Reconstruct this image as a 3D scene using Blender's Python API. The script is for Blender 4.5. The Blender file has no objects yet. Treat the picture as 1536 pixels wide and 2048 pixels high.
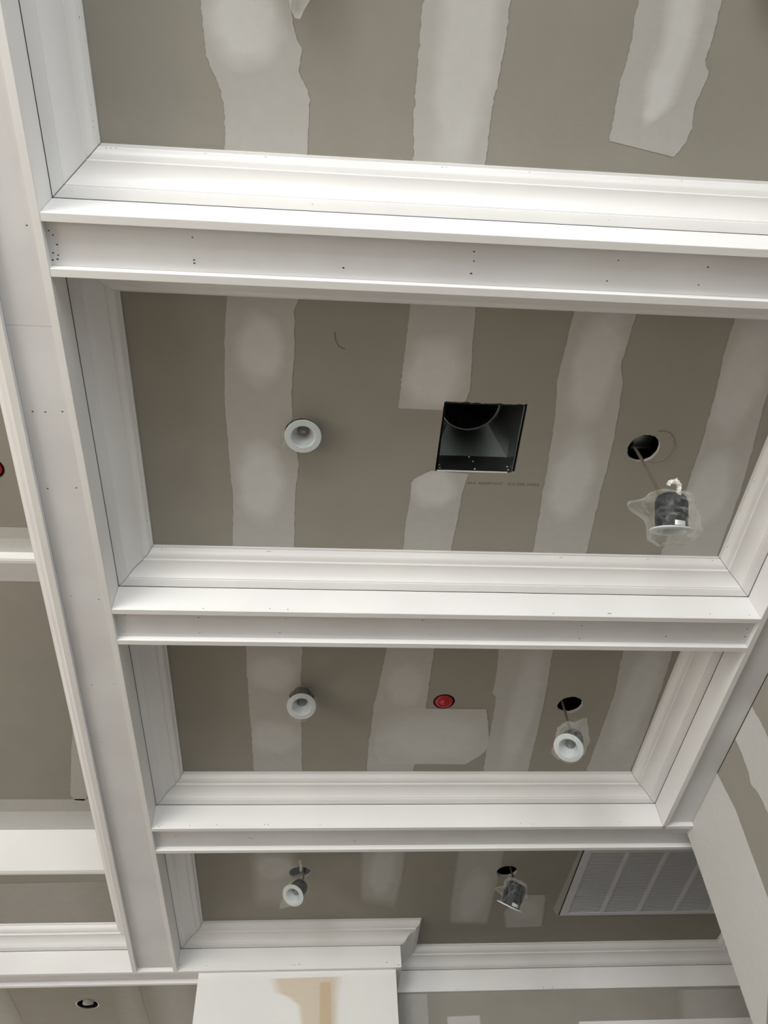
import bpy, bmesh, math, random
from mathutils import Vector, Matrix, noise
random.seed(7)
S = bpy.context.scene
COL = S.collection

# ---------------------------------------------------------------- camera
cd = bpy.data.cameras.new('camera')
cam = bpy.data.objects.new('camera', cd)
COL.objects.link(cam)
R0, R1, R2 = (0.996689, -0.066307, -0.047063), (0.024464, 0.796516, -0.604122), (0.077543, 0.600970, 0.795501)
cam.matrix_world = Matrix(((R0[0], -R1[0], -R2[0], 0.0), (R0[1], -R1[1], -R2[1], 0.0), (R0[2], -R1[2], -R2[2], 1.5), (0, 0, 0, 1)))
cd.sensor_fit = 'VERTICAL'
cd.sensor_height = 36.0
cd.sensor_width = 27.0
cd.lens = 1650.9 * 36.0 / 2048.0
cd.clip_start = 0.05
S.camera = cam

# ---------------------------------------------------------------- light
w = bpy.data.worlds.new('sky'); S.world = w; w.use_nodes = True
bg = w.node_tree.nodes['Background']
bg.inputs[0].default_value = (0.97, 0.96, 0.93, 1); bg.inputs[1].default_value = 3.4
def window_light(name, loc, rot, sx, sy, power, color):
    l = bpy.data.lights.new(name, 'AREA'); l.shape = 'RECTANGLE'; l.size = sx; l.size_y = sy
    l.energy = power; l.color = color
    o = bpy.data.objects.new(name, l); COL.objects.link(o); o.location = loc; o.rotation_euler = rot
    return o
PI = math.pi
# daylight entering the two tall windows behind the camera and the one in the left wall
window_light('daylight_rear', (0.35, -5.58, 2.15), (PI/2, 0, 0), 2.3, 2.4, 118, (0.91, 0.975, 1.0))
window_light('daylight_rear_left', (-2.55, -5.58, 2.15), (PI/2, 0, 0), 2.3, 2.4, 365, (0.965, 0.97, 0.935))
window_light('daylight_side', (-4.28, -0.6, 1.7), (PI/2, 0, -PI/2), 2.2, 2.0, 44, (1.0, 0.85, 0.66))
window_light('far_side_fill', (-4.28, 6.2, 1.7), (PI/2, 0, -PI/2), 1.6, 2.0, 14, (1.0, 0.86, 0.68))  # added fill that brightens the room beyond the header
window_light('daylight_right', (1.72, -2.6, 1.9), (PI/2, 0, PI/2), 1.6, 2.0, 95, (0.88, 0.96, 1.0))
S.view_settings.view_transform = 'Standard'
S.view_settings.look = 'None'
S.view_settings.gamma = 1.0
S.view_settings.use_curve_mapping = False
S.view_settings.exposure = -0.18

# ---------------------------------------------------------------- dimensions (metres, floor at 0)
H = 3.70            # coffer drywall
CP, CD = 0.111, 0.090   # crown projection and drop
ZC = H - CD         # crown bottom / visible fascia top
ZF = ZC - 0.1136    # fascia bottom
ZS = ZF + 0.020     # recessed soffit
T = 0.021           # board thickness
XL, XR = -0.671, 1.539
XW = 1.680          # right wall face
HOLE = 0.052

# ---------------------------------------------------------------- materials
def mat(name, color, rough=0.6, metal=0.0, n_scale=0, n_amt=0.0, n2=None, bump=0.0, bscale=200, alpha=1.0, spec=0.5):
    m = bpy.data.materials.new(name); m.use_nodes = True
    nt = m.node_tree; b = nt.nodes['Principled BSDF']
    b.inputs['Base Color'].default_value = (*color, 1); b.inputs['Roughness'].default_value = rough
    b.inputs['Metallic'].default_value = metal; b.inputs['Alpha'].default_value = alpha
    b.inputs['Specular IOR Level'].default_value = spec
    tc = nt.nodes.new('ShaderNodeTexCoord')
    if n_scale:
        n = nt.nodes.new('ShaderNodeTexNoise'); n.inputs['Scale'].default_value = n_scale; n.inputs['Detail'].default_value = 5
        nt.links.new(tc.outputs['Object'], n.inputs['Vector'])
        r = nt.nodes.new('ShaderNodeValToRGB')
        c2 = n2 if n2 else tuple(c * (1 - n_amt) for c in color)
        r.color_ramp.elements[0].position = 0.35; r.color_ramp.elements[1].position = 0.65
        r.color_ramp.elements[0].color = (*c2, 1); r.color_ramp.elements[1].color = (*color, 1)
        nt.links.new(n.outputs['Fac'], r.inputs[0]); nt.links.new(r.outputs[0], b.inputs['Base Color'])
    if bump:
        n = nt.nodes.new('ShaderNodeTexNoise'); n.inputs['Scale'].default_value = bscale; n.inputs['Detail'].default_value = 3
        nt.links.new(tc.outputs['Object'], n.inputs['Vector'])
        bp = nt.nodes.new('ShaderNodeBump'); bp.inputs['Strength'].default_value = bump; bp.inputs['Distance'].default_value = 0.002
        nt.links.new(n.outputs['Fac'], bp.inputs['Height']); nt.links.new(bp.outputs[0], b.inputs['Normal'])
    return m
DRY = (0.325, 0.306, 0.27); MUD = (0.69, 0.69, 0.69)
M = {}
M['trim'] = mat('primed_white_board', (0.80, 0.795, 0.79), 0.42, n_scale=3.0, n2=(0.765, 0.75, 0.755), bump=0.05, bscale=60)
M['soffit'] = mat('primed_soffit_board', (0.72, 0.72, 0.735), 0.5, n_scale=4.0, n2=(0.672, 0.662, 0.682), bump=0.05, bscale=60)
M['drywall'] = mat('drywall_paper', DRY, 0.9, n_scale=6, n_amt=0.05, bump=0.15, bscale=500, spec=0.2)
M['gypsum'] = mat('gypsum_core', (0.55, 0.54, 0.52), 0.95)
M['white_wall'] = mat('primed_wall', (0.80, 0.79, 0.775), 0.75, n_scale=3, n2=(0.76, 0.75, 0.745))
M['wood'] = mat('framing_lumber', (0.10, 0.08, 0.06), 0.8)
M['dark'] = mat('dark_plenum', (0.03, 0.03, 0.032), 0.9)
M['nail'] = mat('nail_hole', (0.02, 0.018, 0.016), 0.8)
M['rust'] = mat('brown_joint_line', (0.22, 0.12, 0.06), 0.8)
M['floor'] = mat('dusty_subfloor', (0.13, 0.12, 0.115), 0.8, n_scale=2, n_amt=0.2)
M['bounce_ply'] = mat('bounce_plywood', (0.58, 0.48, 0.36), 0.8, n_scale=5, n_amt=0.15)
M['galv'] = mat('galvanised_steel', (0.55, 0.59, 0.59), 0.30, 1.0, n_scale=8, n_amt=0.12)
M['duct'] = mat('black_duct_liner', (0.015, 0.015, 0.016), 0.55, n_scale=20, n_amt=0.5, bump=0.8, bscale=25)
M['can'] = mat('black_aluminium', (0.013, 0.014, 0.018), 0.5, spec=0.25)
M['ring'] = mat('white_trim_ring', (0.56, 0.60, 0.62), 0.45)
M['lens'] = mat('smoked_lens', (0.18, 0.20, 0.22), 0.12)
M['chip'] = mat('orange_led_chip', (0.75, 0.35, 0.08), 0.4)
M['cable'] = mat('grey_brown_cable', (0.115, 0.092, 0.072), 0.55)
M['silver'] = mat('silver_foil_label', (0.85, 0.86, 0.88), 0.25, 0.6)
M['red'] = mat('red_plastic', (0.40, 0.005, 0.010), 0.38)
M['grille'] = mat('white_enamel_grille', (0.62, 0.63, 0.68), 0.5)
M['print'] = mat('faded_ink', (0.16, 0.14, 0.125), 0.9)
M['pencil'] = mat('pencil_grey', (0.12, 0.11, 0.10), 0.8)
M['lampglass'] = mat('frosted_lamp_lens', (0.5, 0.47, 0.44), 0.25)
M['chrome'] = mat('bright_metal_rim', (0.8, 0.78, 0.75), 0.2, 1.0)
M['glass'] = mat('window_glass', (0.9, 0.95, 1.0), 0.05, alpha=0.15)

def film_mat():
    m = bpy.data.materials.new('clear_plastic_film'); m.use_nodes = True
    nt = m.node_tree; nt.nodes.clear()
    out = nt.nodes.new('ShaderNodeOutputMaterial')
    tr = nt.nodes.new('ShaderNodeBsdfTransparent'); tr.inputs[0].default_value = (0.97, 0.97, 0.96, 1)
    p = nt.nodes.new('ShaderNodeBsdfPrincipled'); p.inputs['Base Color'].default_value = (0.78, 0.77, 0.74, 1); p.inputs['Roughness'].default_value = 0.10
    lw = nt.nodes.new('ShaderNodeLayerWeight'); lw.inputs['Blend'].default_value = 0.35
    n = nt.nodes.new('ShaderNodeTexNoise'); n.inputs['Scale'].default_value = 42; n.inputs['Detail'].default_value = 7
    tc = nt.nodes.new('ShaderNodeTexCoord'); nt.links.new(tc.outputs['Object'], n.inputs['Vector'])
    bp = nt.nodes.new('ShaderNodeBump'); bp.inputs['Strength'].default_value = 1.0; bp.inputs['Distance'].default_value = 0.010
    nt.links.new(n.outputs['Fac'], bp.inputs['Height']); nt.links.new(bp.outputs[0], p.inputs['Normal'])
    mr = nt.nodes.new('ShaderNodeMapRange'); mr.inputs['To Min'].default_value = 0.012; mr.inputs['To Max'].default_value = 0.46
    nt.links.new(lw.outputs['Facing'], mr.inputs['Value'])
    mx = nt.nodes.new('ShaderNodeMixShader')
    nt.links.new(mr.outputs[0], mx.inputs[0]); nt.links.new(tr.outputs[0], mx.inputs[1]); nt.links.new(p.outputs[0], mx.inputs[2])
    nt.links.new(mx.outputs[0], out.inputs[0])
    return m
M['film'] = film_mat()

M['film_dense'] = mat('bunched_plastic_film', (0.80, 0.78, 0.72), 0.2, alpha=0.72)

def mud_mat(name, base, coat):
    """joint compound: how thickly it was trowelled is the mesh attribute 'coat'; where it thins out the board shows"""
    m = bpy.data.materials.new(name); m.use_nodes = True
    nt = m.node_tree; b = nt.nodes['Principled BSDF']; b.inputs['Roughness'].default_value = 0.85
    b.inputs['Specular IOR Level'].default_value = 0.2
    a = nt.nodes.new('ShaderNodeAttribute'); a.attribute_name = 'coat'
    n = nt.nodes.new('ShaderNodeTexNoise'); n.inputs['Scale'].default_value = 35; n.inputs['Detail'].default_value = 6; n.inputs['Roughness'].default_value = 0.65
    tc = nt.nodes.new('ShaderNodeTexCoord'); nt.links.new(tc.outputs['Object'], n.inputs['Vector'])
    mp = nt.nodes.new('ShaderNodeMath'); mp.operation = 'MULTIPLY_ADD'; mp.inputs[1].default_value = 0.20; mp.inputs[2].default_value = -0.10
    nt.links.new(n.outputs['Fac'], mp.inputs[0])
    ad = nt.nodes.new('ShaderNodeMath'); ad.operation = 'ADD'; ad.use_clamp = True
    nt.links.new(a.outputs['Fac'], ad.inputs[0]); nt.links.new(mp.outputs[0], ad.inputs[1])
    mx = nt.nodes.new('ShaderNodeMix'); mx.data_type = 'RGBA'
    mx.inputs[6].default_value = (*base, 1); mx.inputs[7].default_value = (*coat, 1)
    nt.links.new(ad.outputs[0], mx.inputs[0]); nt.links.new(mx.outputs[2], b.inputs['Base Color'])
    return m
M['mud'] = mud_mat('joint_compound', DRY, MUD)
M['spackle'] = mud_mat('tan_spackle', (0.79, 0.785, 0.77), (0.56, 0.43, 0.28))

# ---------------------------------------------------------------- helpers
def link(o, parent=None):
    COL.objects.link(o)
    if parent: o.parent = parent
    return o
def obj(name, bm, m, parent=None, smooth=False):
    me = bpy.data.meshes.new(name); bm.normal_update(); bm.to_mesh(me); bm.free()
    for x in (m if isinstance(m, (list, tuple)) else [m]): me.materials.append(M[x])
    if smooth:
        for p in me.polygons: p.use_smooth = True
        if smooth == 'angle': me.set_sharp_from_angle(angle=math.radians(25))
    return link(bpy.data.objects.new(name, me), parent)
def tag(o, label=None, cat=None, group=None, kind=None):
    if label: o['label'] = label
    if cat: o['category'] = cat
    if group: o['group'] = group
    if kind: o['kind'] = kind
    return o
def empty(name, loc=(0, 0, 0)):
    o = bpy.data.objects.new(name, None); o.empty_display_size = 0.05; o.location = loc
    return link(o)
def prism(bm, xy, z0, z1, mi=0):
    a = [bm.verts.new((x, y, z0)) for x, y in xy]; b = [bm.verts.new((x, y, z1)) for x, y in xy]; n = len(xy)
    fs = [bm.faces.new(a[::-1]), bm.faces.new(b)] + [bm.faces.new((a[i], a[(i+1) % n], b[(i+1) % n], b[i])) for i in range(n)]
    for f in fs: f.material_index = mi
    return fs
def box(bm, x0, x1, y0, y1, z0, z1, mi=0): return prism(bm, [(x0, y0), (x1, y0), (x1, y1), (x0, y1)], z0, z1, mi)
def boxo(name, m, x0, x1, y0, y1, z0, z1, parent=None, bev=0.0):
    bm = bmesh.new(); box(bm, x0, x1, y0, y1, z0, z1)
    if bev: bmesh.ops.bevel(bm, geom=bm.edges[:], offset=bev, segments=2, affect='EDGES')
    return obj(name, bm, m, parent)
def lathe(bm, prof, seg=32, mi=0, mtx=None):
    rings = []
    for r, z in prof:
        if r < 1e-6: v = bm.verts.new((0, 0, z)); rings.append([v])
        else: rings.append([bm.verts.new((r*math.cos(2*PI*k/seg), r*math.sin(2*PI*k/seg), z)) for k in range(seg)])
    for a, b in zip(rings, rings[1:]):
        for k in range(seg):
            k2 = (k+1) % seg
            q = [a[k % len(a)], a[k2 % len(a)], b[k2 % len(b)], b[k % len(b)]]
            u = []
            for v in q:
                if v not in u: u.append(v)
            if len(u) > 2: bm.faces.new(u).material_index = mi
    if mtx: bmesh.ops.transform(bm, matrix=mtx, verts=[v for r in rings for v in r])
def tube(bm, pts, r, seg=10):
    pts = [Vector(p) for p in pts]; rings = []
    for i, p in enumerate(pts):
        t = (pts[min(i+1, len(pts)-1)] - pts[max(i-1, 0)]).normalized()
        u = t.cross(Vector((0.31, 0.87, 0.38))).normalized(); v = t.cross(u)
        rings.append([bm.verts.new(p + (u*math.cos(2*PI*k/seg) + v*math.sin(2*PI*k/seg))*r) for k in range(seg)])
    for a, b in zip(rings, rings[1:]):
        for k in range(seg): bm.faces.new((a[k], a[(k+1) % seg], b[(k+1) % seg], b[k]))
    bm.faces.new(rings[0][::-1]); bm.faces.new(rings[-1])

# crown profile: (out from fascia, down from ceiling)
PROF = [(0, 0), (0.111, 0), (0.111, 0.008), (0.1055, 0.0088), (0.1045, 0.013), (0.1030, 0.021), (0.099, 0.029), (0.0915, 0.0355),
        (0.0815, 0.0385), (0.0810, 0.0465), (0.0740, 0.0470), (0.064, 0.0490), (0.0525, 0.0540), (0.042, 0.0615), (0.0345, 0.0695),
        (0.0300, 0.0770), (0.0265, 0.0780), (0.0262, 0.0815), (0.0120, 0.0880), (0.001, 0.0895)]
def crown(name, p0, p1, n, k0, k1, parent, top=None, m='trim'):
    """crown moulding from p0 to p1 along a board face, n = outward direction; k = +1 inside mitre, -1 outside mitre, 0 square"""
    p0 = Vector(p0); p1 = Vector(p1); n = Vector(n); d = (p1-p0).normalized(); top = H if top is None else top
    bm = bmesh.new(); A = []; B = []
    for o, h in PROF:
        a = p0 + d*(k0*o + 0.0005*abs(k0)) + n*o; b = p1 - d*(k1*o + 0.0005*abs(k1)) + n*o
        A.append(bm.verts.new((a.x, a.y, top-h-0.0003))); B.append(bm.verts.new((b.x, b.y, top-h-0.0003)))
    N = len(PROF)
    for i in range(N): bm.faces.new((A[i], A[(i+1) % N], B[(i+1) % N], B[i]))
    bm.faces.new(A[::-1]); bm.faces.new(B)
    bmesh.ops.recalc_face_normals(bm, faces=bm.faces[:])
    o = obj(name, bm, m, parent, smooth='angle')
    return o

def panel(name, poly, z, holes, parent, up=0.0127):
    """a sheet of drywall with real cut-outs; the cut edges show white gypsum"""
    bm = bmesh.new()
    def loop(pts):
        vs = [bm.verts.new((x, y, z)) for x, y in pts]
        for i in range(len(vs)): bm.edges.new((vs[i], vs[(i+1) % len(vs)]))
    loop(poly)
    for h in holes: loop(h)
    bmesh.ops.triangle_fill(bm, edges=bm.edges[:], use_beauty=True)
    for f in bm.faces:
        if f.normal.z > 0: f.normal_flip()
    top = bmesh.ops.duplicate(bm, geom=bm.verts[:] + bm.edges[:] + bm.faces[:])
    nf = [g for g in top['geom'] if isinstance(g, bmesh.types.BMFace)]
    bmesh.ops.translate(bm, vec=(0, 0, up), verts=[g for g in top['geom'] if isinstance(g, bmesh.types.BMVert)])
    vm = top['vert_map']
    for f in nf: f.normal_flip()
    be = [e for e in bm.edges if len(e.link_faces) == 1 and all(abs(v.co.z-z) < 1e-5 for v in e.verts)]
    for e in be:
        a, b = e.verts
        try:
            f = bm.faces.new((a, b, vm[b], vm[a])); f.material_index = 1
        except Exception: pass
    return obj(name, bm, ['drywall', 'gypsum'], parent)
def circle(cx, cy, r, n=40, jag=0.0012, seed=0):
    rnd = random.Random(seed)
    return [(cx+(r+rnd.uniform(-jag, jag))*math.cos(2*PI*k/n), cy+(r+rnd.uniform(-jag, jag))*math.sin(2*PI*k/n)) for k in range(n)]

# ================================================================ the setting
def struct(o): o['kind'] = 'structure'; return o
fl = struct(boxo('floor', 'floor', -4.2, 2.7, -5.5, 8.0, -0.1, 0.0))
for i in range(2):
    for k in range(4): boxo('bounce_plywood', 'bounce_ply', -4.1+1.225*i, -4.1+1.225*i+1.219, -2.6+2.445*k, -2.6+2.445*k+2.438, 0.0, 0.018, fl)  # unseen pale sheets, added to bounce warm light up to the left ceiling
ceiling = struct(boxo('ceiling', 'dark', -4.3, 2.8, -5.6, 8.1, 4.55, 4.65))
# wall behind the camera with two tall window openings
bm = bmesh.new()
for (a, b, c, d) in ((-4.2, -3.75, 0, 4.55), (-1.35, -0.85, 0, 4.55), (1.55, 1.75, 0, 4.55), (-3.75, -1.35, 0, 0.95), (-3.75, -1.35, 3.35, 4.55), (-0.85, 1.55, 0, 0.95), (-0.85, 1.55, 3.35, 4.55)):
    box(bm, a, b, -5.52, -5.4, c, d)
struct(obj('wall_front', bm, 'white_wall'))
def window_frame(name, x0, x1, z0, z1):
    f = struct(boxo(name, 'trim', x0, x0+0.05, -5.5, -5.42, z0, z1))
    for (a, b, c, d) in ((x1-0.05, x1, z0, z1), (x0+0.05, x1-0.05, z0, z0+0.05), (x0+0.05, x1-0.05, z1-0.05, z1), ((x0+x1)/2-0.02, (x0+x1)/2+0.02, z0+0.05, z1-0.05)):
        boxo('sash_bar', 'trim', a, b, -5.5, -5.42, c, d, f)
window_frame('window_1', -0.85, 1.55, 0.95, 3.35)
window_frame('window_2', -3.75, -1.35, 0.95, 3.35)
# left wall with its window opening, and a second one added to light the far room
bm = bmesh.new()
for (a, b, c, d) in ((-5.5, -1.7, 0, 4.55), (0.5, 5.4, 0, 4.55), (7.0, 8.0, 0, 4.55), (5.4, 7.0, 0, 0.6), (5.4, 7.0, 2.7, 4.55), (-1.7, 0.5, 0, 0.6), (-1.7, 0.5, 2.7, 4.55)):
    box(bm, -4.3, -4.2, a, b, c, d)
struct(obj('wall_left', bm, 'white_wall'))
struct(boxo('wall_far', 'white_wall', -4.2, -0.5645, 8.0, 8.1, 0, 4.55))
YC = 3.290          # far end of the right wall
bm = bmesh.new(); box(bm, XW, 2.465, -1.8, YC, 0, ZS-0.0015); box(bm, XW, 2.465, -5.4, -3.4, 0, ZS-0.0015); box(bm, XW, 2.465, -3.4, -1.8, 0, 0.9); box(bm, XW, 2.465, -3.4, -1.8, 2.9, ZS-0.0015); box(bm, XW+0.02, 2.465, -5.4, YC, ZS-0.0015, 4.55)
wall_right = struct(obj('wall_right', bm, 'drywall'))
struct(boxo('wall_niche', 'drywall', 2.465, 2.60, -5.4, 5.0, 0, 4.55))
bm = bmesh.new(); prism(bm, [(-0.5645, 4.52), (0.457, 4.52), (0.457, 8.0), (-0.5645, 8.0)], 0, ZC+0.02)
wall_center = struct(obj('wall_center', bm, 'white_wall'))
bm = bmesh.new(); box(bm, 0.457, 2.465, 4.81, 4.95, 0, 4.55)
wall_back = struct(obj('wall_back', bm, 'drywall'))

# ---- drywall of each coffer -------------------------------------------------
YF = [None, 0.655, 1.935, 3.203, 4.496]      # near face of the fascia on the near side of each cross beam
YN = [-0.625, 0.811, 2.099, 3.392]           # coffer side of each cross beam's far fascia (start of coffer)
YB0 = -0.785
LIGHT_HOLES = {'near_left': (-0.062, 0.125), 'near_right': (1.035, 0.095), 'b2l': (-0.062, 1.362), 'b2r': (1.035, 1.380),
               'b3l': (-0.052, 2.603), 'b3r': (1.052, 2.640), 'b4l': (-0.054, 3.919), 'b4r': (0.991, 3.928)}
RED = (0.524, 2.623); BOOT = (0.3715, 0.6270, 1.2350, 1.4860)
GR = (1.3450, 2.4300, 3.7200, 4.3740)
HH = {k: circle(v[0], v[1], HOLE, seed=i) for i, (k, v) in enumerate(LIGHT_HOLES.items())}
bx0, bx1, by0, by1 = BOOT
rb = random.Random(3)
boot_hole = [(bx0, by0)] + [(bx0+(bx1-bx0)*i/24, by0+rb.uniform(-.0025, .002)) for i in range(1, 24)] + [(bx1+.004, by0-.004), (bx1+.004, by1+.004)] + \
            [(bx1+(bx0-bx1)*i/12, by1+.006+rb.uniform(-.001, .001)) for i in range(1, 12)] + [(bx0-.003, by1+.008)]
XL2, XR2 = XL-0.10, XR+0.12
panel('drywall_panel', [(XL2, -5.4), (XR2, -5.4), (XR2, YB0+0.1), (XL2, YB0+0.1)], H, [], ceiling)
panel('drywall_panel', [(XL2, YN[0]-0.06), (XR2, YN[0]-0.06), (XR2, YF[1]+0.07), (XL2, YF[1]+0.07)], H, [HH['near_left'], HH['near_right']], ceiling)
panel('drywall_panel', [(XL2, YN[1]-0.07), (XR2, YN[1]-0.07), (XR2, YF[2]+0.07), (XL2, YF[2]+0.07)], H, [HH['b2l'], HH['b2r'], boot_hole], ceiling)
panel('drywall_panel', [(XL2, YN[2]-0.07), (XR2, YN[2]-0.07), (XR2, YF[3]+0.07), (XL2, YF[3]+0.07)], H, [HH['b3l'], HH['b3r'], circle(*RED, 0.0445, jag=0.0004)], ceiling)
panel('drywall_panel', [(XL2, YN[3]-0.07), (2.465, YN[3]-0.07), (2.465, 4.81), (0.457, 4.81), (0.457, 4.56), (XL2, 4.56)], H,
      [HH['b4l'], HH['b4r'], [(GR[0], GR[2]), (GR[1], GR[2]), (GR[1], GR[3]), (GR[0], GR[3])]], ceiling)
# left area: border at coffer height, stepped tray above
ZT, ZT2 = 3.932, 3.984
TX = -0.945
panel('drywall_panel', [(-4.2, 3.902), (-0.80, 3.902), (-0.80, 4.56), (-4.2, 4.56)], H, [], ceiling)
panel('drywall_panel', [(TX, -5.4), (-0.80, -5.4), (-0.80, 3.902), (TX, 3.902)], H, [], ceiling)
panel('drywall_panel', [(-4.2, 2.111), (TX, 2.111), (TX, 3.902), (-4.2, 3.902)], ZT, [], ceiling)
RED2 = (-1.162, 1.724)
panel('drywall_panel', [(-4.2, -5.4), (TX, -5.4), (TX, 2.111), (-4.2, 2.111)], ZT2, [circle(*RED2, 0.0445, jag=0.0004)], ceiling)
boxo('tray_face', 'white_wall', -4.2, TX, 3.9025, 3.915, H-0.0004, ZT+0.012, ceiling)
boxo('tray_face', 'white_wall', -4.2, TX, 2.1115, 2.124, ZT-0.0004, ZT2+0.012, ceiling)
boxo('tray_face', 'drywall', TX+0.0005, TX+0.012, -5.4, 3.902, H+0.013, ZT2+0.02, ceiling)
# ceiling of the room beyond the header
LAMP = (-1.293, 5.348)
panel('drywall_panel', [(-4.2, 4.60), (-0.5645, 4.60), (-0.5645, 8.0), (-4.2, 8.0)], H, [circle(*LAMP, 0.0700, jag=0.0004)], ceiling)

# ---- joint compound ---------------------------------------------------------
def poly_at(P, t):
    d = [0]
    for a, b in zip(P, P[1:]): d.append(d[-1]+math.dist(a, b))
    s = t*d[-1]
    for i in range(len(P)-1):
        if s <= d[i+1] or i == len(P)-2:
            k = (s-d[i])/max(1e-9, d[i+1]-d[i]); return (P[i][0]+(P[i+1][0]-P[i][0])*k, P[i][1]+(P[i+1][1]-P[i][1])*k)
def band(L, R, plane, at, blobs=(), c0=0.40, soft=0.0, holes=(), parent=None, m='mud', rag=0.0022, rows=90, cols=22, endsoft=0.0, name='joint_compound', base=0.0):
    bm = bmesh.new(); lay = bm.verts.layers.float.new('coat'); G = []
    sd = random.random()*50
    for i in range(rows+1):
        t = i/rows; a = poly_at(L, t); b = poly_at(R, t)
        ja = (noise.noise(Vector((t*34, sd, 0)))+0.6*noise.noise(Vector((t*90, sd, 3))))*rag*1.6
        jb = (noise.noise(Vector((t*34, sd+9, 0)))+0.6*noise.noise(Vector((t*90, sd+9, 3))))*rag*1.6
        row = []
        for j in range(cols+1):
            s = j/cols; x = a[0]+(b[0]-a[0])*s+ja*(1-s)+jb*s; y = a[1]+(b[1]-a[1])*s
            for (cx, cy, r) in holes:
                dd = math.hypot(x-cx, y-cy)
                if r*0.7 < dd < r: x = cx+(x-cx)*r/dd; y = cy+(y-cy)*r/dd
            co = {'z': (x, y, at), 'y': (x, at, y), 'x': (at, x, y)}[plane]
            v = bm.verts.new(co); c = c0
            for (cx, cy, rx, ry, amp) in blobs:
                q = math.hypot((x-cx)/rx, (y-cy)/ry) + 0.16*noise.noise(Vector((x*18, y*18, sd)))
                c = max(c, c0+amp*max(0.0, min(1.0, (1.25-q)/0.5)))
            if soft: c = base+(c-base)*min(1.0, min(s, 1-s)/soft)
            if endsoft: c = base+(c-base)*min(1.0, (1-t)/endsoft)
            v[lay] = c; row.append(v)
        G.append(row)
    for i in range(rows):
        for j in range(cols):
            q = (G[i][j], G[i][j+1], G[i+1][j+1], G[i+1][j])
            cx = sum(v.co.x for v in q)/4; cy = sum(v.co.y for v in q)/4
            if plane == 'z' and any(math.hypot(cx-h[0], cy-h[1]) < h[2]*0.97 for h in holes): continue
            bm.faces.new(q)
    want = {'z': Vector((0, 0, -1)), 'y': Vector((0, -1, 0)), 'x': Vector((-1, 0, 0))}[plane]
    bm.normal_update()
    for f in bm.faces:
        if f.normal.dot(want) < 0: f.normal_flip()
    bmesh.ops.delete(bm, geom=[v for v in bm.verts if not v.link_faces], context='VERTS')
    return obj(name, bm, m, parent, smooth=True)
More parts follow.
